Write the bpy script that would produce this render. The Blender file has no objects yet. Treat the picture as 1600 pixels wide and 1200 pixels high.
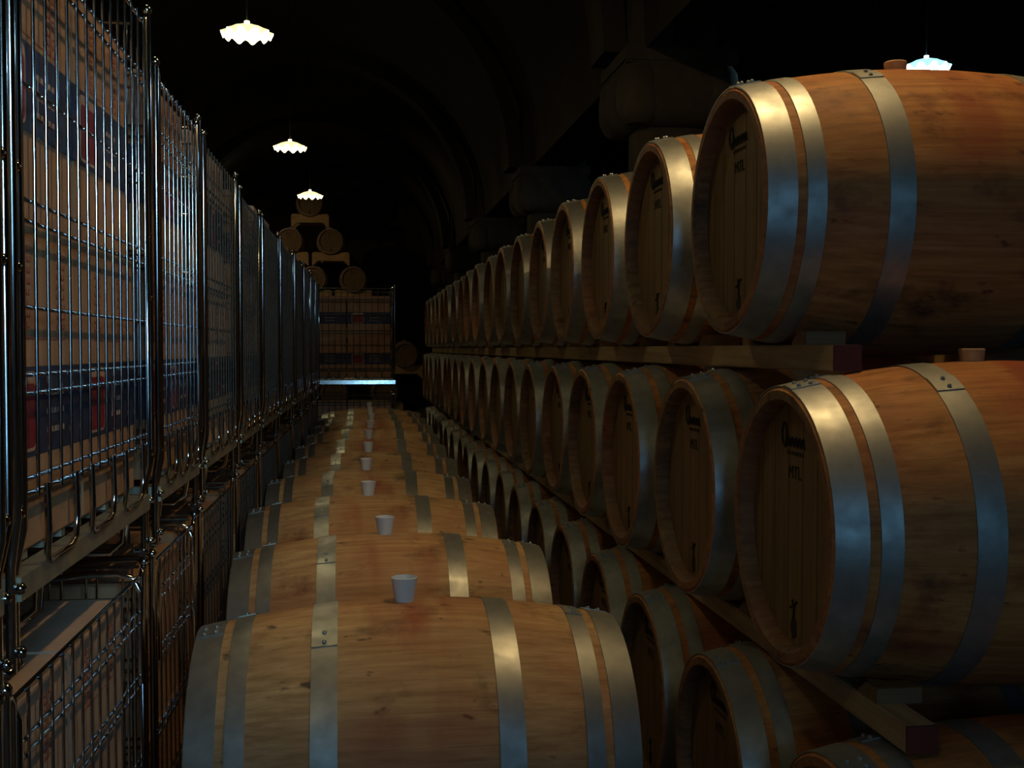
import bpy, bmesh, math, random
from mathutils import Vector, Matrix
random.seed(7)
S = bpy.context.scene
COL = S.collection
PI = math.pi

# ---------------------------------------------------------------- camera
F = 1800.0                       # focal length in pixels of the 1600 px wide frame
TH = math.atan(240.0 / F)        # yaw to the right of the rows' direction
PT = math.atan(55.0 / F)         # pitch down
cd = bpy.data.cameras.new('camera')
cam = bpy.data.objects.new('camera', cd)
COL.objects.link(cam)
cd.sensor_width = 36.0
cd.lens = F / 1600 * 36
cd.clip_start = 0.05
cd.clip_end = 200
cam.location = (0, 0, 1.5)
cam.rotation_euler = (PI / 2 - PT, 0, -TH)
S.camera = cam

# ---------------------------------------------------------------- world, view, large lights
w = bpy.data.worlds.new('world')
S.world = w
w.use_nodes = True
w.node_tree.nodes['Background'].inputs[0].default_value = (0.10, 0.12, 0.12, 1)
w.node_tree.nodes['Background'].inputs[1].default_value = 0.0
S.view_settings.view_transform = 'Standard'
S.view_settings.look = 'None'
S.view_settings.gamma = 1
S.view_settings.exposure = -0.08
S.view_settings.use_curve_mapping = False


def area(name, loc, target, sx, sy, power, col):
    l = bpy.data.lights.new(name, 'AREA')
    l.shape = 'RECTANGLE'; l.size = sx; l.size_y = sy
    l.energy = power; l.color = col
    o = bpy.data.objects.new(name, l)
    o.location = loc
    o.rotation_euler = (Vector(target) - Vector(loc)).to_track_quat('-Z', 'Y').to_euler()
    COL.objects.link(o)
    return o


# cool daylight inferred behind the camera, set as unseen area panels
area('daylight_left', (0.42, -1.9, 1.8), (-0.3, 4, 1.3), 0.7, 0.75, 8, (0.26, 0.62, 1.0))
area('daylight_right', (2.6, -3.6, 1.75), (1.0, 4, 1.2), 0.6, 0.9, 4, (0.30, 0.68, 1.0))


dl = area('cage_fill', (0.5, -1.9, 2.35), (-0.75, 1.75, 1.85), 0.7, 0.5, 3.6, (0.45, 0.80, 1.0))  # added narrow fill to brighten the wire cages, not a real opening
dl.data.spread = math.radians(38)

# ---------------------------------------------------------------- node helpers
def mat(name):
    m = bpy.data.materials.new(name)
    m.use_nodes = True
    nt = m.node_tree
    for n in list(nt.nodes):
        nt.nodes.remove(n)
    out = nt.nodes.new('ShaderNodeOutputMaterial')
    b = nt.nodes.new('ShaderNodeBsdfPrincipled')
    nt.links.new(b.outputs[0], out.inputs[0])
    return m, nt, b


def N(nt, t, **kw):
    n = nt.nodes.new(t)
    for k, v in kw.items():
        if k.startswith('i_'):
            n.inputs[int(k[2:])].default_value = v
        else:
            setattr(n, k, v)
    return n


def L(nt, a, ai, b, bi):
    nt.links.new(a.outputs[ai], b.inputs[bi])


def ramp(nt, stops):
    r = nt.nodes.new('ShaderNodeValToRGB')
    e = r.color_ramp.elements
    e[0].position = stops[0][0]; e[0].color = stops[0][1]
    e[1].position = stops[-1][0]; e[1].color = stops[-1][1]
    for p, c in stops[1:-1]:
        x = e.new(p); x.color = c
    return r


def mix(nt, a, b, fac, mode='MIX'):
    """a, b, fac: (node, socket) or constants"""
    m = nt.nodes.new('ShaderNodeMix')
    m.data_type = 'RGBA'; m.blend_type = mode
    for v, i in ((fac, 0), (a, 6), (b, 7)):
        if isinstance(v, tuple) and hasattr(v[0], 'outputs'):
            nt.links.new(v[0].outputs[v[1]], m.inputs[i])
        else:
            m.inputs[i].default_value = v
    return (m, 2)


def lk(nt, src, b, name):
    nt.links.new(src[0].outputs[src[1]], b.inputs[name])


def obj_vec(nt, scale=(1, 1, 1), rnd=True):
    tc = N(nt, 'ShaderNodeTexCoord')
    mp = N(nt, 'ShaderNodeMapping')
    mp.inputs['Scale'].default_value = scale
    L(nt, tc, 'Object', mp, 'Vector')
    if rnd:
        oi = N(nt, 'ShaderNodeObjectInfo')
        mu = N(nt, 'ShaderNodeMath', operation='MULTIPLY'); mu.inputs[1].default_value = 57.0
        L(nt, oi, 'Random', mu, 0)
        L(nt, mu, 0, mp, 'Location')
    return mp


def bump(nt, b, src, dist, strength=0.5):
    bp = N(nt, 'ShaderNodeBump')
    bp.inputs['Strength'].default_value = strength
    bp.inputs['Distance'].default_value = dist
    nt.links.new(src[0].outputs[src[1]], bp.inputs['Height'])
    nt.links.new(bp.outputs[0], b.inputs['Normal'])


def C(r, g, b):
    return (r, g, b, 1)


def oak(name, dark, mid, light, stain=True, axis='X', staves=True, red=0.5):
    """oak with grain along one axis, one tone per stave, smudges and wine stains"""
    m, nt, b = mat(name)
    sc = {'X': (3, 60, 60), 'Y': (60, 3, 60), 'Z': (60, 60, 3)}[axis]
    v = obj_vec(nt, sc)
    g = N(nt, 'ShaderNodeTexNoise'); g.inputs['Scale'].default_value = 1.0
    g.inputs['Detail'].default_value = 6; g.inputs['Roughness'].default_value = 0.65
    L(nt, v, 0, g, 'Vector')
    r = ramp(nt, [(0.3, dark), (0.5, mid), (0.72, light)])
    L(nt, g, 0, r, 0)
    col = (r, 0)
    if staves:
        tc = N(nt, 'ShaderNodeTexCoord')
        sx = N(nt, 'ShaderNodeSeparateXYZ'); L(nt, tc, 'Object', sx, 0)
        at = N(nt, 'ShaderNodeMath', operation='ARCTAN2')
        L(nt, sx, 1, at, 0); L(nt, sx, 2, at, 1)
        k = N(nt, 'ShaderNodeMath', operation='MULTIPLY'); k.inputs[1].default_value = 15 / PI
        L(nt, at, 0, k, 0)
        fl = N(nt, 'ShaderNodeMath', operation='FLOOR'); L(nt, k, 0, fl, 0)
        oi = N(nt, 'ShaderNodeObjectInfo')
        cm = N(nt, 'ShaderNodeCombineXYZ'); L(nt, fl, 0, cm, 0); L(nt, oi, 'Random', cm, 1)
        wn = N(nt, 'ShaderNodeTexWhiteNoise'); wn.noise_dimensions = '3D'; L(nt, cm, 0, wn, 'Vector')
        rr = ramp(nt, [(0.0, C(0.86, 0.83, 0.79)), (1.0, C(1.06, 1.04, 1.0))])
        L(nt, wn, 'Value', rr, 0)
        col = mix(nt, col, (rr, 0), 1.0, 'MULTIPLY')
        # thin dark joints between staves
        fr = N(nt, 'ShaderNodeMath', operation='FRACT'); L(nt, k, 0, fr, 0)
        jr = ramp(nt, [(0.0, C(0.45, 0.4, 0.35)), (0.025, C(1, 1, 1)), (1.0, C(1, 1, 1))])
        L(nt, fr, 0, jr, 0)
        col = mix(nt, col, (jr, 0), 0.8, 'MULTIPLY')
    if stain:
        v2 = obj_vec(nt, (5, 7, 7))
        s = N(nt, 'ShaderNodeTexNoise'); s.inputs['Scale'].default_value = 1.0; s.inputs['Detail'].default_value = 5
        s.inputs['Roughness'].default_value = 0.62
        L(nt, v2, 0, s, 'Vector')
        sr = ramp(nt, [(0.56, C(0, 0, 0)), (0.74, C(1, 1, 1))])
        L(nt, s, 0, sr, 0)
        col = mix(nt, col, C(0.035, 0.022, 0.018), (sr, 0))
        # small black smudges
        v4 = obj_vec(nt, (16, 30, 30))
        s4 = N(nt, 'ShaderNodeTexNoise'); s4.inputs['Scale'].default_value = 1.0; s4.inputs['Detail'].default_value = 3
        L(nt, v4, 0, s4, 'Vector')
        sr4 = ramp(nt, [(0.66, C(0, 0, 0)), (0.74, C(0.8, 0.8, 0.8))])
        L(nt, s4, 0, sr4, 0)
        col = mix(nt, col, C(0.03, 0.02, 0.018), (sr4, 0))
        v3 = obj_vec(nt, (3.2, 4, 4))
        t = N(nt, 'ShaderNodeTexNoise'); t.inputs['Scale'].default_value = 1.0; t.inputs['Detail'].default_value = 4
        t.noise_dimensions = '4D'; t.inputs['W'].default_value = 3.3
        L(nt, v3, 0, t, 'Vector')
        tr = ramp(nt, [(0.44, C(0, 0, 0)), (0.7, C(red, red, red))])
        L(nt, t, 0, tr, 0)
        col = mix(nt, col, C(0.42, 0.09, 0.045), (tr, 0))
    if stain:
        # wine spilt round the bung hole and run down both flanks
        tc2 = N(nt, 'ShaderNodeTexCoord')
        sp = N(nt, 'ShaderNodeSeparateXYZ'); L(nt, tc2, 'Object', sp, 0)
        ab = N(nt, 'ShaderNodeMath', operation='ABSOLUTE'); L(nt, sp, 0, ab, 0)
        mr = N(nt, 'ShaderNodeMapRange'); mr.inputs['From Min'].default_value = 0.19; mr.inputs['From Max'].default_value = 0.02
        L(nt, ab, 0, mr, 0)
        mz = N(nt, 'ShaderNodeMapRange'); mz.inputs['From Min'].default_value = -0.05; mz.inputs['From Max'].default_value = 0.3
        L(nt, sp, 2, mz, 0)
        m1 = N(nt, 'ShaderNodeMath', operation='MULTIPLY'); L(nt, mr, 0, m1, 0); L(nt, mz, 0, m1, 1)
        v5 = obj_vec(nt, (9, 3, 3))
        n5 = N(nt, 'ShaderNodeTexNoise'); n5.inputs['Detail'].default_value = 4; n5.inputs['Scale'].default_value = 1.0
        L(nt, v5, 0, n5, 'Vector')
        r5 = ramp(nt, [(0.40, C(0, 0, 0)), (0.60, C(1, 1, 1))]); L(nt, n5, 0, r5, 0)
        m2 = N(nt, 'ShaderNodeMath', operation='MULTIPLY'); L(nt, m1, 0, m2, 0); L(nt, r5, 0, m2, 1)
        m3 = N(nt, 'ShaderNodeMath', operation='MULTIPLY'); m3.inputs[1].default_value = 0.75; L(nt, m2, 0, m3, 0)
        col = mix(nt, col, C(0.30, 0.05, 0.03), (m3, 0))
    lk(nt, col, b, 'Base Color')
    b.inputs['Roughness'].default_value = 0.62
    b.inputs['Specular IOR Level'].default_value = 0.35
    bump(nt, b, (g, 0), 0.002, 0.35)
    return m


def metal(name, base, rough, spots=True, scale=25):
    m, nt, b = mat(name)
    v = obj_vec(nt, (1, 1, 1))
    n = N(nt, 'ShaderNodeTexNoise'); n.inputs['Scale'].default_value = scale
    n.inputs['Detail'].default_value = 6
    L(nt, v, 0, n, 'Vector')
    lo = tuple(c * 0.78 for c in base[:3]) + (1,)
    hi = tuple(min(1, c * 1.12) for c in base[:3]) + (1,)
    r = ramp(nt, [(0.3, lo), (0.7, hi)])
    L(nt, n, 0, r, 0)
    lk(nt, (r, 0), b, 'Base Color')
    rr = ramp(nt, [(0.3, (rough * 1.12,) * 3 + (1,)), (0.7, (rough * 0.9,) * 3 + (1,))])
    L(nt, n, 0, rr, 0)
    lk(nt, (rr, 0), b, 'Roughness')
    b.inputs['Metallic'].default_value = 0.85 if rough > 0.3 else 1.0
    return m


def plain(name, col, rough=0.7, metallic=0.0, noise=0.25, scale=20, em=None, es=0):
    m, nt, b = mat(name)
    v = obj_vec(nt, (1, 1, 1))
    n = N(nt, 'ShaderNodeTexNoise'); n.inputs['Scale'].default_value = scale; n.inputs['Detail'].default_value = 5
    L(nt, v, 0, n, 'Vector')
    r = ramp(nt, [(0.3, tuple(c * (1 - noise) for c in col) + (1,)), (0.7, tuple(min(1, c * (1 + noise)) for c in col) + (1,))])
    L(nt, n, 0, r, 0)
    lk(nt, (r, 0), b, 'Base Color')
    b.inputs['Roughness'].default_value = rough
    b.inputs['Metallic'].default_value = metallic
    if em:
        b.inputs['Emission Color'].default_value = em + (1,)
        b.inputs['Emission Strength'].default_value = es
    return m


def stone(name, a, c, scale=3.0):
    m, nt, b = mat(name)
    v = obj_vec(nt, (1, 1, 1), False)
    n = N(nt, 'ShaderNodeTexNoise'); n.inputs['Scale'].default_value = scale; n.inputs['Detail'].default_value = 9
    n.inputs['Roughness'].default_value = 0.65
    L(nt, v, 0, n, 'Vector')
    r = ramp(nt, [(0.3, a), (0.7, c)])
    L(nt, n, 0, r, 0)
    lk(nt, (r, 0), b, 'Base Color')
    b.inputs['Roughness'].default_value = 0.9
    bump(nt, b, (n, 0), 0.03, 0.6)
    return m


M = {}
M['oak'] = oak('oak_staves', C(0.31, 0.135, 0.045), C(0.48, 0.225, 0.072), C(0.62, 0.33, 0.125))
M['chime'] = oak('grimy_dimmed_stave_ends', C(0.13, 0.08, 0.04), C(0.22, 0.135, 0.07), C(0.32, 0.2, 0.105), stain=True, staves=True, red=0.3)
M['head'] = oak('oak_head', C(0.12, 0.078, 0.032), C(0.18, 0.12, 0.05), C(0.23, 0.155, 0.07), stain=False, axis='Z', staves=False)
M['beam'] = oak('pine_beam', C(0.28, 0.2, 0.10), C(0.4, 0.3, 0.16), C(0.5, 0.4, 0.24), stain=False, axis='Y', staves=False)
M['chock'] = oak('oak_chock', C(0.14, 0.09, 0.05), C(0.21, 0.14, 0.075), C(0.28, 0.19, 0.11), stain=False, axis='X', staves=False)
M['cradle'] = oak('pine_cradle', C(0.36, 0.22, 0.09), C(0.5, 0.33, 0.14), C(0.6, 0.42, 0.2), stain=False, axis='X', staves=False)
M['hoop'] = metal('galvanised_hoop', (0.43, 0.46, 0.46), 0.47)
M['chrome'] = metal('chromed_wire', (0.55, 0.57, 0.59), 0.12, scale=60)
M['dim_wire'] = metal('dimmed_far_wire', (0.11, 0.11, 0.10), 0.5, scale=60)  # wire darkened in colour, imitating dimmer light on the far cages
M['galv'] = metal('galvanised_base', (0.42, 0.43, 0.36), 0.5)
M['zinc'] = metal('bright_zinc', (0.8, 0.84, 0.86), 0.14)
M['joint'] = plain('head_board_joint', (0.09, 0.06, 0.03), 0.8)
M['ink'] = plain('black_ink', (0.012, 0.011, 0.010), 0.8)
M['bung_white'] = plain('white_silicone', (0.72, 0.76, 0.80), 0.4, noise=0.05)
M['bung_wood'] = plain('cork_bung', (0.55, 0.34, 0.18), 0.7)
M['card'] = plain('corrugated_card', (0.40, 0.235, 0.135), 0.85, noise=0.12, scale=12)
M['card_pale'] = plain('pale_card', (0.52, 0.40, 0.33), 0.85, noise=0.12, scale=12)
M['navy'] = plain('navy_print', (0.018, 0.026, 0.075), 0.6, noise=0.5, scale=25)
M['red'] = plain('red_print', (0.22, 0.012, 0.02), 0.6, noise=0.3)
M['cream'] = plain('cream_print', (0.5, 0.33, 0.24), 0.7)
M['red_ink'] = plain('red_ink', (0.34, 0.07, 0.045), 0.8)
M['red_paint'] = plain('dark_red_paint', (0.13, 0.022, 0.014), 0.6)
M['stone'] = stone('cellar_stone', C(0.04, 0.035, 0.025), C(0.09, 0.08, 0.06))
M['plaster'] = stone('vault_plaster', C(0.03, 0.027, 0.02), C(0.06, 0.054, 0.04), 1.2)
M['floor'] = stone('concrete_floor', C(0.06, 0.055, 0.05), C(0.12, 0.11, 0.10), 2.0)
M['enamel'] = plain('lamp_enamel', (0.05, 0.05, 0.045), 0.5)
M['cord'] = plain('black_cord', (0.015, 0.015, 0.015), 0.6)
M['glow_warm'] = plain('lit_glass_warm', (0.8, 0.8, 0.7), 0.4, em=(1.0, 0.86, 0.42), es=9)
M['glow_cool'] = plain('lit_glass_cool', (0.7, 0.8, 0.9), 0.4, em=(0.45, 0.85, 1.0), es=9)
M['opal_warm'] = plain('opal_glass_warm', (0.8, 0.8, 0.7), 0.4, em=(1.0, 0.84, 0.36), es=1.6)
M['opal_cool'] = plain('opal_glass_cool', (0.7, 0.8, 0.9), 0.4, em=(0.35, 0.8, 1.0), es=1.6)
M['smear'] = plain('wine_smear', (0.045, 0.02, 0.02), 0.7, noise=0.4)


# ---------------------------------------------------------------- mesh helpers
class MB:
    def __init__(s):
        s.v = []; s.f = []

    def add(s, vs, fs):
        o = len(s.v)
        s.v += [tuple(v) for v in vs]
        s.f += [tuple(i + o for i in f) for f in fs]

    def box(s, x0, x1, y0, y1, z0, z1, bev=0.0):
        if bev <= 0:
            vs = [(x, y, z) for x in (x0, x1) for y in (y0, y1) for z in (z0, z1)]
            s.add(vs, [(0, 1, 3, 2), (4, 6, 7, 5), (0, 4, 5, 1), (2, 3, 7, 6), (0, 2, 6, 4), (1, 5, 7, 3)])
            return
        bm = bmesh.new()
        bmesh.ops.create_cube(bm, size=1)
        for v in bm.verts:
            v.co = Vector(((x0 + x1) / 2 + v.co.x * (x1 - x0), (y0 + y1) / 2 + v.co.y * (y1 - y0), (z0 + z1) / 2 + v.co.z * (z1 - z0)))
        bmesh.ops.bevel(bm, geom=bm.edges[:], offset=bev, segments=2, affect='EDGES')
        bm.verts.index_update()
        s.add([v.co[:] for v in bm.verts], [[v.index for v in f.verts] for f in bm.faces])
        bm.free()

    def tube(s, pts, r, n=6):
        pts = [Vector(p) for p in pts]
        rings = []
        up = None
        for i, p in enumerate(pts):
            if i == 0: d = pts[1] - p
            elif i == len(pts) - 1: d = p - pts[i - 1]
            else: d = (pts[i + 1] - p).normalized() + (p - pts[i - 1]).normalized()
            d.normalize()
            if up is None:
                a = Vector((0, 0, 1)) if abs(d.z) < 0.9 else Vector((1, 0, 0))
                up = d.cross(a).normalized()
            up = (up - d * up.dot(d)).normalized()
            b = d.cross(up)
            rings.append([p + (up * math.cos(2 * PI * k / n) + b * math.sin(2 * PI * k / n)) * r for k in range(n)])
        vs = [v for ring in rings for v in ring]
        fs = []
        for i in range(len(rings) - 1):
            for k in range(n):
                k2 = (k + 1) % n
                fs.append((i * n + k, i * n + k2, (i + 1) * n + k2, (i + 1) * n + k))
        fs.append(tuple(range(n))[::-1])
        fs.append(tuple((len(rings) - 1) * n + k for k in range(n)))
        s.add(vs, fs)

    def lathe(s, prof, n, axis='Z', close=False, ang0=0.0):
        """prof: list of (radius, height)"""
        vs = []; fs = []
        for (r, h) in prof:
            for k in range(n):
                a = ang0 + 2 * PI * k / n
                if axis == 'Z': vs.append((r * math.cos(a), r * math.sin(a), h))
                else: vs.append((h, r * math.sin(a), r * math.cos(a)))
        m = len(prof)
        for i in range(m - 1 + (1 if close else 0)):
            j = (i + 1) % m
            for k in range(n):
                k2 = (k + 1) % n
                q = (i * n + k, i * n + k2, j * n + k2, j * n + k)
                fs.append(q if axis == 'Z' else q[::-1])
        s.add(vs, fs)

    def ball(s, c, r, n=8):
        pr = []
        for i in range(1, n):
            a = -PI / 2 + PI * i / n
            pr.append((r * math.cos(a), r * math.sin(a)))
        o = MB(); o.lathe(pr, n)
        o.f.append(tuple(range(n))[::-1]); o.f.append(tuple((len(pr) - 1) * n + k for k in range(n)))
        s.add([(v[0] + c[0], v[1] + c[1], v[2] + c[2]) for v in o.v], o.f)

    def mesh(s, name, m, ang=35):
        me = bpy.data.meshes.new(name)
        me.from_pydata(s.v, [], s.f)
        bm = bmesh.new(); bm.from_mesh(me)
        bmesh.ops.recalc_face_normals(bm, faces=bm.faces)
        bm.to_mesh(me); bm.free()
        me.polygons.foreach_set('use_smooth', [True] * len(me.polygons))
        me.set_sharp_from_angle(angle=math.radians(ang))
        me.materials.append(m)
        me.update()
        return me

    def build(s, name, m, parent=None, ang=35):
        if m in (M['chrome'], M['dim_wire']): ang = 80
        o = bpy.data.objects.new(name, s.mesh(name, m, ang))
        COL.objects.link(o)
        if parent: o.parent = parent
        return o


def tag(o, label, cat, group=None, kind=None):
    o['label'] = label; o['category'] = cat
    if group: o['group'] = group
    if kind: o['kind'] = kind
    nw = len(label.split())
    if nw < 4 or nw > 16: print('LABEL LENGTH', nw, label)
    return o


def empty(name, loc=(0, 0, 0), rz=0):
    o = bpy.data.objects.new(name, None)
    o.empty_display_size = 0.1
    o.location = loc; o.rotation_euler = (0, 0, rz)
    COL.objects.link(o)
    return o


def copy_tree(o, parent=None):
    c = o.copy(); COL.objects.link(c); c.parent = parent
    for ch in list(o.children):
        copy_tree(ch, c)
    return c


def struct(o):
    o['kind'] = 'structure'
    return o


ORD = ['first', 'second', 'third', 'fourth', 'fifth', 'sixth', 'seventh', 'eighth', 'ninth', 'tenth', 'eleventh', 'twelfth',
       'thirteenth', 'fourteenth', 'fifteenth', 'sixteenth', 'seventeenth', 'eighteenth', 'nineteenth', 'twentieth']

# ---------------------------------------------------------------- the cellar shell
X_L, X_M, X_R, Y0, Y1, SPR = -3.45, 1.85, 8.4, -3.9, 31.0, 3.55
m = MB(); m.box(X_L - 0.3, X_R + 0.3, Y0 - 0.3, Y1 + 0.3, -0.2, 0); struct(m.build('floor', M['floor']))
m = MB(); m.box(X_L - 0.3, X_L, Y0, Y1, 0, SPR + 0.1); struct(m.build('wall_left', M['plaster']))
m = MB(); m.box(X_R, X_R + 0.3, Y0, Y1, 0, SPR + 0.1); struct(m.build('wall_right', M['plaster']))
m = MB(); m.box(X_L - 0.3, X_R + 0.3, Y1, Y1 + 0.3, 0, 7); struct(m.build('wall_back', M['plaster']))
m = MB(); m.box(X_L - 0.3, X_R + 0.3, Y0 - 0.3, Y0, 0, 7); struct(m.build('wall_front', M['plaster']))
COLY = [3.0, 8.1, 13.2, 18.3, 23.4, 28.5]
CW = 0.70                               # thickness of the arcade
# arcade wall with round arches between the pillars
def arcade():
    pts = [(Y0, SPR)]
    for c0, c1 in zip([COLY[0] - 5.1] + COLY, COLY + [COLY[-1] + 5.1]):
        a, b = c0 + 0.36, c1 - 0.36
        r = (b - a) / 2; cy = (a + b) / 2
        for k in range(25):
            t = PI - PI * k / 24
            y = cy + r * math.cos(t)
            if Y0 < y < Y1:
                pts.append((y, SPR + r * 0.95 * math.sin(t)))
    pts.append((Y1, pts[-1][1]))
    mb = MB()
    top = 6.4
    n = len(pts)
    vs = []
    for x in (X_M, X_M + CW):
        vs += [(x, y, z) for y, z in pts] + [(x, y, top) for y, z in pts]
    fs = []
    for s_, o in ((0, 0), (1, 2 * n)):
        for i in range(n - 1):
            fs.append((o + i, o + i + 1, o + n + i + 1, o + n + i))
    for i in range(n - 1):
        fs.append((i, i + 1, 2 * n + i + 1, 2 * n + i))
        fs.append((n + i, n + i + 1, 3 * n + i + 1, 3 * n + i))
    mb.add(vs, fs)
    return mb
struct(arcade().build('wall_arcade', M['stone']))
def vault(x0, x1, rise, name):
    mb = MB(); cx = (x0 + x1) / 2; hw = (x1 - x0) / 2
    vs = []; fs = []
    for k in range(33):
        t = PI * k / 32
        for y in (Y0, Y1):
            vs.append((cx - hw * math.cos(t), y, SPR + rise * math.sin(t)))
    for k in range(33):
        t = PI * k / 32
        for y in (Y0, Y1):
            vs.append((cx - (hw + .2) * math.cos(t), y, SPR + (rise + .2) * math.sin(t)))
    for k in range(32):
        fs.append((2 * k, 2 * k + 1, 2 * k + 3, 2 * k + 2))
        fs.append((66 + 2 * k, 66 + 2 * k + 1, 66 + 2 * k + 3, 66 + 2 * k + 2))
    mb.add(vs, fs)
    return struct(mb.build(name, M['plaster']))
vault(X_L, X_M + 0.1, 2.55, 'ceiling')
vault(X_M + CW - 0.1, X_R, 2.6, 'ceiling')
# transverse ribs springing from each pillar across the left vault
for y in COLY:
    mb = MB(); cx = (X_L + X_M) / 2; hw = (X_M - X_L) / 2
    vs = []; fs = []
    for k in range(33):
        t = PI * k / 32
        for (r, dy) in ((0, -.24), (0, .24), (-.16, .24), (-.16, -.24)):
            vs.append((cx - (hw + r) * math.cos(t), y + dy, SPR + (2.58 + r) * math.sin(t)))
    for k in range(32):
        for j in range(4):
            fs.append((4 * k + j, 4 * k + (j + 1) % 4, 4 * k + 4 + (j + 1) % 4, 4 * k + 4 + j))
    mb.add(vs, fs)
    struct(mb.build('trim_rib', M['plaster']))


def sq_ring(mb, levels, cx=0.0, cy=0.0, n=5, p=4.5):
    """rounded square sections: levels = (half width, z)"""
    k = 32
    vs = []
    for hw, z in levels:
        for i in range(k):
            a = 2 * PI * (i + .5) / k
            c, s_ = math.cos(a), math.sin(a)
            r = hw / (abs(c) ** p + abs(s_) ** p) ** (1 / p)
            vs.append((cx + r * c, cy + r * s_, z))
    fs = []
    for j in range(len(levels) - 1):
        for i in range(k):
            i2 = (i + 1) % k
            fs.append((j * k + i, j * k + i2, (j + 1) * k + i2, (j + 1) * k + i))
    fs.append(tuple(range(k))[::-1]); fs.append(tuple((len(levels) - 1) * k + i for i in range(k)))
    mb.add(vs, fs)


names = ['beside the camera, nearest pillar', 'behind the second barrel, nearest in view', 'second in view from the camera', 'third in view from the camera', 'fourth in view from the camera', 'farthest, at the end wall']
for i, y in enumerate(COLY):
    t = empty('stone_pillar', (X_M + CW / 2, y, 0))
    tag(t, 'stone pillar with bulging capital, ' + names[i], 'pillar', 'stone pillars of the arcade')
    a = MB(); sq_ring(a, [(.36, 0), (.36, .3), (.30, .36), (.27, .4), (.25, 3.08)]); a.build('shaft', M['stone'], t)
    a = MB()
    sq_ring(a, [(.26, 3.04), (.32, 3.06), (.38, 3.11), (.41, 3.18), (.42, 3.30), (.40, 3.42), (.38, 3.46)])
    for sx in (-1, 1):                       # rolled lobes on the corners of the capital
        for sy in (-1, 1):
            sq_ring(a, [(.08, 3.05), (.12, 3.09), (.15, 3.16), (.155, 3.28), (.14, 3.4), (.1, 3.46)], sx * .28, sy * .28, p=2.2)
    a.build('capital', M['stone'], t)
    a = MB(); a.box(-.40, .40, -.40, .40, 3.45, SPR + .02, .015); a.build('abacus', M['stone'], t)

# ---------------------------------------------------------------- barrels
BL, RE, RB = 0.95, 0.283, 0.338            # length, end radius, belly radius


def rad(x):
    return RB - (RB - RE) * abs(2 * x / BL) ** 1.9


def text_mesh(txt, size, name):
    cu = bpy.data.curves.new(name, 'FONT')
    cu.body = txt; cu.size = size; cu.extrude = 0.0008; cu.align_x = 'CENTER'
    cu.resolution_u = 3
    o = bpy.data.objects.new(name, cu)
    COL.objects.link(o)
    bpy.context.view_layer.update()
    me = bpy.data.meshes.new_from_object(o.evaluated_get(bpy.context.evaluated_depsgraph_get()))
    bpy.data.objects.remove(o)
    return me


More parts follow.
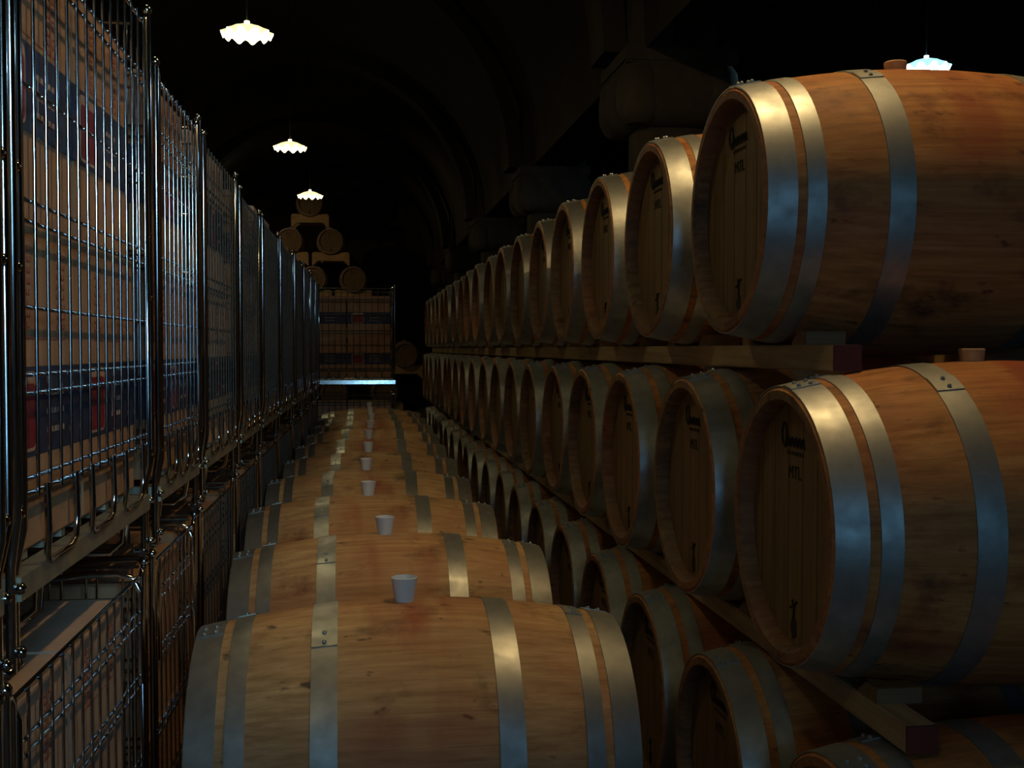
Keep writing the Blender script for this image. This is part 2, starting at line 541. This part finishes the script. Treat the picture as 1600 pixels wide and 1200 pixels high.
def make_barrel(bung='wood', marks=True, both=True):
    root = empty('oak_barrel')
    h = BL / 2
    m = MB()
    prof = []
    for i in range(29):
        x = -h + 0.006 + (BL - 0.012) * i / 28
        prof.append((rad(x), x))
    prof = [(RE - .006, -h)] + prof + [(RE - .006, h)]
    inner = [(RE - .024, h), (RE - .032, h - .012), (RE - .034, h - .046), (RE - .034, -h + .046), (RE - .032, -h + .012), (RE - .024, -h)]
    m.lathe(prof + inner, 64, 'X', close=True)
    so = m.build('staves', M['oak'], root)
    so.data.materials.append(M['chime'])          # grimy stave ends and croze, darkened to dim the over-bright chimes
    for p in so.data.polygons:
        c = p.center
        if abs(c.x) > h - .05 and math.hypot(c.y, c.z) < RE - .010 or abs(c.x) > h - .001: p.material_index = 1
    for s in (-1, 1):
        a = MB()
        x0 = s * (h - .036); R = RE - .0335
        n = 48
        vs = [(x0, R * math.sin(2 * PI * k / n), R * math.cos(2 * PI * k / n)) for k in range(n)]
        vs += [(x0 - s * .02, v[1], v[2]) for v in vs]
        a.add(vs, [tuple(range(n)), tuple(range(n, 2 * n))] + [(k, (k + 1) % n, n + (k + 1) % n, n + k) for k in range(n)])
        hd = a.build('head', M['head'], root)
        # dark joints between head boards
        g = MB()
        for z in (-.2, -.12, -.045, .035, .115, .19):
            hh = math.sqrt(max(.01, R * R - z * z)) - .006
            g.box(min(x0, x0 + s * .0006), max(x0, x0 + s * .0006), z - .0008, z + .0008, -hh, hh)
        if s == -1 and marks:
            g.build('joint', M['joint'], hd)
            mk = MB()
            # tall looping initial and the short letters after it, drawn with a brush stroke
            def stroke(pts, r=.0032):
                mk.tube([(x0 - .0006, -p[0], p[1]) for p in pts], r, 5)
            loop = [(-.056 + .013 * math.cos(t), .184 + .024 * math.sin(t)) for t in [PI * .35 + 2 * PI * k / 16 for k in range(17)]]
            stroke(loop, .0036)
            stroke([(-.062, .165), (-.052, .157), (-.040, .162)], .003)
            x = -.040
            Z_ = .160
            for c in range(5):
                stroke([(x, Z_), (x + .003, Z_ + .016), (x + .009, Z_ + .019), (x + .012, Z_ + .014), (x + .013, Z_ + .002), (x + .018, Z_)], .0026)
                x += .0195
            for k in range(7):
                mk.box(x0 - .0012, x0, .040 - k * .014 - .0035, .040 - k * .014 + .0035, .142, .150)
            o = mk.build('printed_name', M['ink'], hd)
            tm = text_mesh('MTL', .038, 'printed_code')
            tm.transform(Matrix.Translation((x0 - .0006, 0, .094)) @ Matrix(((0, 0, -1, 0), (-1, 0, 0, 0), (0, 1, 0, 0), (0, 0, 0, 1))))
            tm.materials.clear(); tm.materials.append(M['ink'])
            o = bpy.data.objects.new('printed_code', tm); COL.objects.link(o); o.parent = hd
            # small brand near the foot of the head: drop below two leaf strokes
            em = MB()
            n = 16
            vs = []
            for k in range(n):
                t = 2 * PI * k / n
                r = .016 * (1 + .15 * math.sin(5 * t))
                vs.append((x0 - .0009, r * math.sin(t), -.215 + r * 1.45 * math.cos(t) + (.012 if abs(t) < .3 else 0)))
            em.add(vs + [(x0, v[1], v[2]) for v in vs], [tuple(range(n))] + [(k, (k + 1) % n, n + (k + 1) % n, n + k) for k in range(n)])
            em.tube([(x0 - .0004, .0, -.195), (x0 - .0004, -.004, -.175), (x0 - .0004, .006, -.158)], .003, 5)
            em.tube([(x0 - .0004, .018, -.176), (x0 - .0004, .0, -.170), (x0 - .0004, -.018, -.158)], .003, 5)
            em.build('brand_mark', M['ink'], hd)
    # hoops: chime, quarter and bilge on each side
    for s in (-1, 1):
        for (xa, xb, kind) in ((h - .003, h - .064, 'chime'), (h - .084, h - .124, 'quarter'), (.220, .165, 'bilge')):
            a = MB()
            x1, x2 = s * xa, s * xb
            mid = (x1 + x2) / 2
            pr = []
            T = .0028
            for x in (x1, mid, x2):
                pr.append((rad(x) + T, x))
            for x in (x2, mid, x1):
                pr.append((rad(x) + .0001, x))
            a.lathe(pr, 64, 'X', close=True)
            # overlap of the strip with its rivets, near the top
            base = {'chime': .22, 'quarter': -.15, 'bilge': .55}[kind] * s
            n = 7
            vs = []
            for k in range(n):
                t = base + .16 * k / (n - 1)
                for x in (x1, x2):
                    r = rad(x) + T + .0022
                    vs.append((x, r * math.sin(t), r * math.cos(t)))
            for k in range(n):
                t = base + .16 * k / (n - 1)
                for x in (x1, x2):
                    r = rad(x) + T
                    vs.append((x, r * math.sin(t), r * math.cos(t)))
            fs = [(2 * k, 2 * k + 1, 2 * k + 3, 2 * k + 2) for k in range(n - 1)]
            o_ = 2 * n
            for k in range(n - 1):
                fs += [(2 * k, 2 * k + 2, o_ + 2 * k + 2, o_ + 2 * k), (2 * k + 1, 2 * k + 3, o_ + 2 * k + 3, o_ + 2 * k + 1)]
            fs += [(0, 1, o_ + 1, o_), (2 * n - 2, 2 * n - 1, o_ + 2 * n - 1, o_ + 2 * n - 2)]
            a.add(vs, fs)
            for t in (base + .03, base + .12):
                for q in ((.3, .7) if kind == 'chime' else (.5,)):
                    x = x1 + (x2 - x1) * q
                    r = rad(x) + T + .0035
                    a.ball((x, r * math.sin(t), r * math.cos(t)), .0048, 6)
            a.build('hoop', M['hoop'], root)
    a = MB()
    if bung == 'white':
        a.lathe([(.0001, RB - .01), (.022, RB - .01), (.0225, RB + .004), (.030, RB + .050), (.0305, RB + .053), (.028, RB + .054), (.0265, RB + .039), (.0001, RB + .038)], 20)
        a.v = [(v[0] - .015, v[1], v[2]) for v in a.v]
        b = a.build('bung', M['bung_white'], root)
        b['label'] = 'white cup-shaped bung'
    else:
        a.lathe([(.0001, RB - .01), (.024, RB - .01), (.027, RB + .022), (.025, RB + .025), (.0001, RB + .025)], 20)
        a.v = [(v[0] - .055, v[1], v[2]) for v in a.v]
        a.build('bung', M['bung_wood'], root)
    return root


proto = make_barrel('wood')
proto_white = make_barrel('white', marks=False)
M['oak_pale'] = oak('pale_oak_staves', C(0.36, 0.22, 0.105), C(0.53, 0.355, 0.18), C(0.68, 0.49, 0.28), red=0.35)
for ch in proto_white.children:
    if ch.name.startswith('staves'): ch.data.materials[0] = M['oak_pale']
used = {'w': False, 'c': False}


def barrel(loc, label, group, white=False, rz=0.0, rx=0.0):
    key = 'c' if white else 'w'
    src = proto_white if white else proto
    o = copy_tree(src) if used[key] else src
    used[key] = True
    o.location = loc
    o.rotation_euler = (rx, 0, rz)
    tag(o, label, 'barrel', group)
    return o


XF = 0.855
XC = XF + BL / 2
SP = 0.715
TIERS = [('top', 1.822, 2.63, 18), ('middle', 1.138, 2.268, 19), ('bottom', 0.458, 2.00, 19)]
for tn, z, y0, n in TIERS:
    for i in range(n):
        jx = 0 if i == 0 else random.uniform(-.012, .012)
        lab = 'oak barrel, %s from the near end of the %s tier of the right stack' % (ORD[i], tn)
        if i == 0 and tn == 'top': lab = 'large stained oak barrel at near end of top tier, its cork bung showing'
        if i == 0 and tn == 'middle': lab = 'stained oak barrel below the beam end, nearest of the middle tier'
        if i == 0 and tn == 'bottom': lab = 'dark oak barrel in bottom right corner, nearest of the bottom tier'
        barrel((XC + jx, y0 + SP * i + (0 if i < 2 else random.uniform(-.008, .008)), z), lab, 'oak barrels in the %s tier of the right stack' % tn, rz=random.uniform(-.006, .006), rx=0)
# beams between the tiers
rb = rad(BL / 2 - .145)
BX = [(XF + .115, XF + .175, 'front'), (XF + BL - .175, XF + BL - .115, 'rear')]
for (tn, ztop, zbot, ye) in (('top', 1.822 - rb - .003, 1.138 + rb + .004, 2.262), ('middle', 1.138 - rb - .003, .458 + rb + .004, 1.93), ('bottom', .458 - rb - .003, 0.0, 1.55)):
    for (xa, xb, side) in BX:
        t = empty('wooden_beam', (xa, ye, zbot))
        tag(t, 'long wooden beam carrying the %s barrel tier, %s one' % (tn, 'aisle side' if side == 'front' else 'far side'), 'beam', 'beams under the barrel tiers')
        a = MB(); L_ = 2.63 + SP * 17.6 - ye
        a.box(0, xb - xa, 0.004, L_, 0, ztop - zbot, .003); a.build('timber', M['beam'], t)
        a = MB(); a.box(.0005, xb - xa - .0005, -.001, .0045, .0005, ztop - zbot - .0005); a.build('end_face', M['red_paint'], t)['label'] = 'dark red painted beam end'
# chocks wedged against the barrels
ck = MB()
ck.add([(0, 0, 0), (.09, 0, 0), (.09, .085, 0), (0, .085, 0), (0, 0, .030), (.09, 0, .030), (.09, .05, .030), (0, .05, .030), (0, .085, .006), (.09, .085, .006)],
       [(0, 3, 2, 1), (0, 1, 5, 4), (4, 5, 6, 7), (7, 6, 9, 8), (8, 9, 2, 3), (0, 4, 7, 8, 3), (1, 2, 9, 6, 5)])
ckm = ck.mesh('wooden_chock', M['chock'])
for tn, z, y0, n in TIERS:
    for i in range(n if tn != 'bottom' else 0):
        for side, sg in (('near', -1), ('far', 1)):
            if i > 9: continue
            o = bpy.data.objects.new('wooden_chock', ckm); COL.objects.link(o)
            o.location = (XF + .15 + (.09 if sg < 0 else 0) - .045, y0 + SP * i + sg * .212, z - rb - .003)
            o.location.x = XF + .118 + (0 if sg > 0 else 0)
            if sg > 0:
                o.rotation_euler = (0, 0, PI); o.location.x += .09
            tag(o, 'wooden chock on %s side of the %s barrel, %s tier of right stack' % (side, ORD[i], tn), 'chock', 'chocks on the beams')

# centre row, bungs up
DY = [2.63 + .962 * i for i in range(10)]
DX = [.117, .095, .052, .050, .068, .08, .10, .12, .12, .12]
DZ = .587
for i, (x, y) in enumerate(zip(DX, DY)):
    lab = 'oak barrel with white cup bung, %s from the camera in the centre row' % ORD[i]
    barrel((x, y, DZ), lab, 'barrels of the centre row', white=True, rz=random.uniform(-.01, .01))
zt = DZ - rad(BL / 2 - .205) - .005
for xx, nm in ((-.27, 'left'), (.37, 'right')):
    t = MB(); t.box(xx, xx + .09, 2.2, 11.7, 0, zt, .004)
    tag(t.build('wooden_runner', M['beam']), 'timber runner on the floor under centre row barrels, %s one' % nm, 'beam', 'runners under the centre row')

# ---------------------------------------------------------------- wire pallet cages
def xl(y):
    return -.49 + .012 * y


def ypx(px):
    """depth at which the cage front line meets an image column"""
    y = 3.0
    for _ in range(40):
        X = xl(y)
        fwd = F * X / (math.cos(TH) * (px - 560.0))
        y = (fwd - X * math.sin(TH)) / math.cos(TH)
    return y


def make_cage(loc, rz, ln, dp, H, mesh_lo, label, group, base_z=.10, detail=True, wire='chrome'):
    """origin at front corner; +y along the aisle, -x into the stack"""
    t = empty('wire_cage', loc, rz)
    tag(t, label, 'cage', group)
    r = .0045
    top = H - .03
    # base: deck ring of angle steel and deck slats
    a = MB()
    a.box(-.035, 0, .02, ln - .02, base_z, base_z + .034); a.box(-dp, -dp + .035, .02, ln - .02, base_z, base_z + .034)
    a.box(-dp + .035, -.035, .02, .055, base_z, base_z + .034); a.box(-dp + .035, -.035, ln - .055, ln - .02, base_z, base_z + .034)
    a.build('base_frame', M['galv'], t)
    a = MB()
    k = max(3, int(ln / .11))
    for i in range(1, k):
        y = .055 + (ln - .11) * i / k
        a.box(-dp + .036, -.036, y - .012, y + .012, base_z + .036, base_z + .048)
    a.build('deck', M['galv'], t)
    # four posts, each a pair of rods with a cap
    for (x, y, sx, sy) in ((0, 0, -1, 1), (0, ln, -1, -1), (-dp, 0, 1, 1), (-dp, ln, 1, -1)):
        a = MB()
        jog = .012
        a.tube([(x + sx * jog, y + sy * jog, 0), (x + sx * jog, y + sy * jog, base_z + .05), (x, y, base_z + .12), (x, y, H)], .0075, 8)
        y2 = y + sy * .030
        a.tube([(x + sx * jog, y2, .012), (x + sx * jog, y2, base_z + .04), (x, y2, base_z + .10), (x, y2, top), (x, y2 - sy * .012, top + .014), (x, y, top + .016)], .0065, 8)
        for z in (.03, base_z + .02, mesh_lo - .02, mesh_lo + (top - mesh_lo) * .35, mesh_lo + (top - mesh_lo) * .5, mesh_lo + (top - mesh_lo) * .78):
            a.ball((x, y + sy * .015, z), .009, 6)
        # foot cup
        a.tube([(x + sx * jog, y + sy * .045, .006), (x + sx * jog, y - sy * .002, .004), (x + sx * .04, y + sy * .01, .008)], .008, 6)
        p = a.build('post', M['chrome'], t)
        if wire == 'chrome' and H < 1.03 and x == 0:      # bent loop running back over the side of the open cage
            a = MB()
            a.tube([(.002, y + sy * .05, H - .26), (.002, y + sy * .05, H - .06), (-.012, y + sy * .05, H - .03), (-.045, y + sy * .05, H - .018), (-.10, y + sy * .05, H - .018), (-.22, y + sy * .05, H - .03)], .0075, 8)
            a.build('corner_loop', M['chrome'], t)
        if detail and x == 0:
            a = MB(); a.ball((x, y, H), .0115, 8); a.build('cap', M['chrome'], p)
    hz = [mesh_lo, mesh_lo + .022, mesh_lo + .145, mesh_lo + .172, mesh_lo + .27, mesh_lo + .395, mesh_lo + .425, mesh_lo + .59, top - .14, top - .115, top]
    if top - mesh_lo < .8: hz = [mesh_lo, mesh_lo + .022, mesh_lo + .17, mesh_lo + .195, mesh_lo + .36, mesh_lo + .38, mesh_lo + .54, mesh_lo + .565, top - .10, top - .075, top]
    # four wire panels
    nv = max(6, round(ln / .067))
    for x, off, nm in ((0, .0, 'front'), (-dp, .0, 'rear')):
        a = MB()
        for i in range(nv):
            y = .045 + (ln - .09) * i / (nv - 1)
            a.tube([(x, y, mesh_lo - .006), (x, y, top + .004)], .0029, 6)
        for z in hz:
            a.tube([(x - .006, .03, z), (x - .006, ln - .03, z)], .0038 if z not in (mesh_lo, top) else .005, 6)
        a.build('mesh_panel', M[wire], t)
    ns = max(6, round(dp / .08))
    for y in (0.004, ln - .004):
        a = MB()
        for i in range(ns):
            x = -.045 - (dp - .09) * i / (ns - 1)
            a.tube([(x, y, mesh_lo - .006), (x, y, top + .004)], .0029, 6)
        for z in hz:
            a.tube([(-.03, y, z), (-dp + .03, y, z)], .0038, 6)
        a.build('mesh_panel', M[wire], t)
    # U shaped hinge rods joining panel to base
    for j, y in enumerate((ln * .22, ln * .50, ln * .78)):
        a = MB()
        wd = ln * .085
        a.tube([(.006, y - wd, mesh_lo + .01), (.008, y - wd, mesh_lo - .06), (.006, y - wd, base_z + .05), (.004, y - wd + .02, base_z + .036), (.004, y + wd - .02, base_z + .036),
                (.006, y + wd, base_z + .05), (.008, y + wd, mesh_lo - .06), (.006, y + wd, mesh_lo + .01)], .0055, 6)
        a.build('hinge_rod', M['chrome'], t)
    # runners bent under the base
    for j, y in enumerate((ln * .18, ln * .82)):
        a = MB()
        a.tube([(-.02, y, base_z), (-.03, y + .03, base_z - .05), (-.06, y + .04, base_z - .075), (-dp + .06, y + .04, base_z - .075), (-dp + .03, y + .03, base_z - .05), (-dp + .02, y, base_z)], .008, 6)
        a.build('runner', M['chrome'], t)
    return t


def make_carton(w, h, d, pale=False, band=True, seed=0):
    """origin at lower front corner; +y width, -x depth, printed front face at x = 0"""
    rng = random.Random(seed)
    t = empty('carton')
    b = MB(); b.box(-d, 0, 0, w, 0, h, .004)
    b.build('box', M['card_pale'] if pale else M['card'], t)
    e = .0008
    a = MB(); a.box(-d * .5 - .025, -d * .5 + .025, 0.006, w - 0.006, h - .0002, h + e)
    a.build('tape', M['cream'], t)
    if band:
        z0, z1 = (.140, .278) if h > .44 else (h * .31, h * .60)
        a = MB()
        a.box(-d - e, e, -e, w + e, z0, z1); a.build('printed_band', M['navy'], t)
        a = MB(); y0 = w * .10; y1 = w * .38
        def rrect(mb, y0, y1, z0, z1, x0, x1, r):
            ps = []
            for (cy, cz, a0) in ((y1 - r, z1 - r, 0), (y0 + r, z1 - r, PI / 2), (y0 + r, z0 + r, PI), (y1 - r, z0 + r, 1.5 * PI)):
                for k in range(5):
                    t_ = a0 + PI / 2 * k / 4
                    ps.append((cy + r * math.cos(t_), cz + r * math.sin(t_)))
            n = len(ps)
            mb.add([(x0, p[0], p[1]) for p in ps] + [(x1, p[0], p[1]) for p in ps], [tuple(range(n)), tuple(range(n, 2 * n))] + [(k, (k + 1) % n, n + (k + 1) % n, n + k) for k in range(n)])
        rrect(a, y0, y1, z0 + .008, z1 - .008, e, 2 * e, .015)
        lb = a.build('label_border', M['cream'], t)
        a = MB(); rrect(a, y0 + .006, y1 - .006, z0 + .014, z1 - .026, 2 * e, 3 * e, .011); a.build('red_label', M['red'], lb)
        a = MB()        # fine print on the band
        for r_ in range(3):
            for k in range(5):
                a.box(e, 2 * e, w * .52 + k * .022, w * .52 + k * .022 + .012, z0 + .03 + r_ * .03, z0 + .036 + r_ * .03 + .003)
        a.box(e, 2 * e, w * .52 + .005, w * .52 + .007, z0 + .03, z0 + .1)
        for r_ in range(3): a.box(e, 2 * e, w * .52, w * .52 + .09, z0 + .03 + r_ * .03, z0 + .0315 + r_ * .03)
        a.build('fine_print', M['cream'], t)
    # columns of red printed characters
    a = MB()
    for (yc, n) in ((.28, 9), (.72, 9)):
        for k in range(n):
            z = h * (.64 + .3 * k / n)
            for q in range(2):
                y = w * yc + (q - .5) * .03 + rng.uniform(-.003, .003)
                a.box(0, e, y - .008, y + .008, z, z + .003)
                if rng.random() < .7: a.box(0, e, y - .008, y - .005, z, z + .009)
                if rng.random() < .7: a.box(0, e, y + .004, y + .007, z, z + .010)
    for yc in (.28, .72): a.box(0, e, w * yc - .0006, w * yc + .0006, h * .64, h * .93)
    a.box(0, e, w * .28, w * .72, h * .64, h * .64 + .0012)
    if h > .3: a.build('red_print', M['red_ink'], t)
    return t


def place(t, parent_loc, rz, off, label, group):
    R = Matrix.Rotation(rz, 4, 'Z')
    t.location = Vector(parent_loc) + R @ Vector(off)
    t.rotation_euler = (0, 0, rz)
    tag(t, label, 'box', group)
    return t


PX = [(22, 235), (247, 312), (320, 370), (376, 406), (411, 435), (439, 458), (461, 473), (475.5, 484), (486, 492), (493.5, 498.5)]
spans = [(.74, ypx(9))] + [(ypx(a), ypx(b)) for a, b in PX]
tops = [2.26, 2.245, 2.155, 2.13, 2.10, 2.10, 2.10, 2.11, 2.11, 2.1, 2.1]
WHERE = ['beside the camera'] + ['%s from the camera' % ORD[i] for i in range(1, 14)]
WHERE[1] = 'first fully in view'; 
for i in range(2, 13): WHERE[i] = '%s in view' % ORD[i - 1]
RZ = -math.atan(.012)
cartons = {}
for i, (ya, yb) in enumerate(spans):
    ln = yb - ya
    lu = (xl(ya), ya, 1.045)
    ll = (xl(ya) - .018, ya, 0.0)
    dp = .80
    make_cage(lu, RZ, ln, dp, tops[i] - 1.045, .245, 'chromed wire cage of cartons in the upper left row, %s' % WHERE[i], 'wire cages in the upper left row', wire='chrome' if i < 3 else 'dim_wire')
    make_cage(ll, RZ, ln, dp, 1.026, .215, 'chromed wire cage in the lower left row, %s' % WHERE[i], 'wire cages in the lower left row', wire='chrome' if i < 3 else 'dim_wire')
    # cartons
    nw = 2 if ln > .6 else 1
    cw = (ln - .06 - .012 * nw) / nw
    for row, (pl, zs, hh) in enumerate(((lu, .150, (.50, .45)), (ll, .150, (.40, .40)))):
        for lay in range(2):
            for k in range(nw):
                h_ = hh[lay]
                if row == 0 and i in (4, 6) and lay == 1: h_ = .40
                key = (round(cw, 2), h_, (i + k) % 2, row)
                t = make_carton(cw, h_, .52, pale=(row == 0 and i in (3, 5)) or (row == 1 and i < 2), band=(row == 0 and i < 7) or (row == 1 and lay == 0), seed=i * 10 + k)
                off = (-.030 - (.01 if lay else 0), .034 + k * (cw + .012), zs + lay * (hh[0] + .002))
                place(t, pl, RZ, off, '%s carton in %s cage %s, %s layer, %s' % ('banded' if (row == 0 and i < 7) or (row == 1 and lay == 0) else 'plain', 'upper left' if row == 0 else 'lower left', WHERE[i], 'upper' if lay else 'lower', ('near side' if k == 0 else 'far side') if nw == 2 else 'whole width'), 'cartons in the left cages')
        # second file of cartons behind, seen over the front ones in the two nearest lower cages
        if row == 1 and i < 3:
            for k in range(nw):
                t = make_carton(cw, .30, .20, pale=True, band=False, seed=i)
                place(t, pl, RZ, (-.56, .034 + k * (cw + .012), zs), 'plain carton at back of lower left cage %s, %s' % (WHERE[i], 'near side' if k == 0 else 'far side'), 'cartons in the left cages')

# far cage stack, turned to face the aisle
FY = 12.35
fx1 = .385
WF = 1.0
def face_cage(z, H, lo, label):
    # local -x must point to +Y (away from camera), so rotate by -90 degrees: (-1,0)->(0,1); local +y -> +x
    return make_cage((fx1 - WF, FY, z), -PI / 2, WF, .8, H, lo, label, 'wire cages at the end of the aisle', wire='dim_wire')


face_cage(1.05, 1.12, .22, 'wire cage of cartons facing the camera at the aisle end, upper one')
face_cage(0.0, 1.034, .215, 'wire cage facing the camera at the aisle end, lower one')
zb = MB(); zb.box(0, WF + .015, -.006, .006, -.02, .02, .002)
o = zb.build('bright_rail', M['zinc'])
o.location = (fx1 - WF - .01, FY - .024, 1.145); o.rotation_euler = (math.radians(-2.3), 0, 0)
tag(o, 'bright metal rail across the cage at the end of the aisle', 'rail')
for lay in range(3):
    for k in range(2):
        hs = (.43, .43, .075)[lay]
        if lay == 2: continue
        t = make_carton(.455, hs, .5, pale=False, band=True, seed=k)
        t.location = (fx1 - WF + .03 + k * .47, FY + .03, 1.05 + .150 + lay * .432)
        t.rotation_euler = (0, 0, -PI / 2)
        tag(t, 'banded carton in upper cage at aisle end, %s layer, %s side' % ('upper' if lay else 'lower', 'right' if k else 'left'), 'box', 'cartons in the aisle end cages')
for lay in range(2):
    for k in range(2):
        t = make_carton(.455, .39, .5, pale=True, band=False, seed=k)
        t.location = (fx1 - WF + .03 + k * .47, FY + .03, .150 + lay * .392)
        t.rotation_euler = (0, 0, -PI / 2)
        tag(t, 'plain carton in lower cage at aisle end, %s layer, %s side' % ('upper' if lay else 'lower', 'right' if k else 'left'), 'box', 'cartons in the aisle end cages')

# ---------------------------------------------------------------- far stack of barrels facing the aisle
far = []
for (z, xs) in ((4.935, [-1.12]), (4.04, [-1.60, -.64]), (3.145, [-1.06, -.11]), (2.25, [-1.55, -.6, .37]), (1.355, [-1.07, -.11, 1.1]), (.46, [-1.55, -.58, .62])):
    for x in xs:
        far.append((x, z))
FYB = 27.6
def cradle_mesh(FEET):
    cr = MB()
    xs_ = [-.44, -.41, -.30, -.25, -.20, -.15, -.10, -.05, 0, .05, .10, .15, .20, .25, .30, .41, .44]
    n = len(xs_)
    top = [(x, -math.sqrt(.326 ** 2 - x * x) if abs(x) <= .2 else (-.262 if abs(x) < .28 else (-.25 if abs(x) < .42 else -.29))) for x in xs_]
    vs = []
    for y in (0, .09):
        vs += [(x, y, z) for x, z in top] + [(x, y, -.56 if abs(x) > .36 and FEET else -.455) for x, z in top]
    fs = []
    for o_ in (0, 2 * n):
        for k in range(n - 1): fs.append((o_ + k, o_ + k + 1, o_ + n + k + 1, o_ + n + k))
    for k in range(n - 1):
        fs.append((k, k + 1, 2 * n + k + 1, 2 * n + k)); fs.append((n + k, n + k + 1, 3 * n + k + 1, 3 * n + k))
    fs += [(0, n, 3 * n, 2 * n), (n - 1, 2 * n - 1, 4 * n - 1, 3 * n - 1)]
    cr.add(vs, fs)
    crm = cr.mesh('barrel_cradle', M['cradle'])
    return crm


crm_a, crm_b = cradle_mesh(True), cradle_mesh(False)
TN = {4.935: 'sixth', 4.04: 'fifth', 3.145: 'fourth', 2.25: 'third', 1.355: 'second', .46: 'floor'}
for (z, x) in [(z, x) for x, z in far]:
    row = [a for a, b in far if b == z]
    pos = {1: [''], 2: [', left one', ', right one'], 3: [', left one', ', middle one', ', right one'], 4: []}[len(row)][row.index(x)]
    o = copy_tree(proto)
    o.location = (x, FYB + BL / 2, z); o.rotation_euler = (0, 0, PI / 2)
    tag(o, 'round barrel head at the cellar end, %s level%s' % (TN[z], pos), 'barrel', 'barrels at the cellar end')
    for q, yy in enumerate((FYB + .12, FYB + BL - .21)):
        c = bpy.data.objects.new('barrel_cradle', crm_b if z < 1 else crm_a); COL.objects.link(c)
        c.location = (x, yy, z)
        tag(c, 'wooden cradle under %s level barrel at cellar end%s, %s' % (TN[z], pos, 'front' if q == 0 else 'rear'), 'cradle', 'cradles at the cellar end')

# ---------------------------------------------------------------- pendant lamps
def make_lamp(loc, label, warm=True, power=60, top=5.9, warmc=(1.0, .73, .40)):
    t = empty('pendant_lamp', loc)
    tag(t, label, 'lamp', 'pendant lamps of the cellar')
    nn = 120
    def ruffle(levels, dz):
        vs = []
        for (r, z, am) in levels:
            for k in range(nn):
                a = 2 * PI * k / nn
                wv = math.cos(11 * a)
                vs.append((r * (1 + .05 * am * wv) * math.cos(a), r * (1 + .05 * am * wv) * math.sin(a), z + dz + am * .016 * wv))
        fs = []
        for j in range(len(levels) - 1):
            for k in range(nn):
                k2 = (k + 1) % nn
                fs.append((j * nn + k, j * nn + k2, (j + 1) * nn + k2, (j + 1) * nn + k))
        return vs, fs
    lv = [(.02, .070, 0), (.055, .067, 0), (.095, .052, .2), (.13, .026, .6), (.168, .0, 1.15)]
    a = MB(); a.add(*ruffle(lv, .004)); a.build('shade', M['opal_warm' if warm else 'opal_cool'], t)
    a = MB(); a.add(*ruffle(lv, 0)); a.build('glass_lining', M['glow_warm' if warm else 'glow_cool'], t)
    a = MB(); a.lathe([(.001, .012), (.022, .018), (.034, .04), (.03, .065), (.018, .08), (.018, .1)], 16); a.build('bulb', M['glow_warm' if warm else 'glow_cool'], t)
    a = MB(); a.tube([(0, 0, .10), (0, 0, top - loc[2])], .006, 6); a.build('cord', M['cord'], t)
    l = bpy.data.lights.new('lamp_light', 'POINT'); l.energy = power
    l.color = warmc if warm else (.45, .8, 1.0); l.shadow_soft_size = .022
    lo = bpy.data.objects.new('lamp_light', l); COL.objects.link(lo); lo.location = (0, 0, -.012); lo.parent = t
    return t


LZ = 3.62
make_lamp((-.74, 8.05, LZ), 'lit warm ruffled pendant lamp over left row, largest of three in view', power=7)
make_lamp((-.71, 12.5, LZ), 'lit warm ruffled pendant lamp over left row, middle of three in view', power=4)
make_lamp((-.66, 16.4, LZ), 'lit warm ruffled pendant lamp over left row, farthest of three in view', power=7)
make_lamp((-2.7, 24.3, 4.6), 'unseen warm fill lamp added for the far barrels, hidden by cages', power=36, top=5.3)  # extra lamp added out of sight to brighten the far stack
make_lamp((4.22, 8.2, LZ - .03), 'lit cold bluish pendant lamp beyond the nearest top barrel', warm=False, power=30)
make_lamp((-.76, 3.9, LZ), 'warm pendant lamp over the aisle just above the frame', power=5)
make_lamp((-.78, -.35, LZ), 'warm pendant lamp over the aisle above the camera', power=3.5)
make_lamp((1.08, 2.5, LZ + .3), 'warm orange pendant lamp above the nearest barrels, out of frame', power=56, top=5.2, warmc=(1.0, .62, .26))
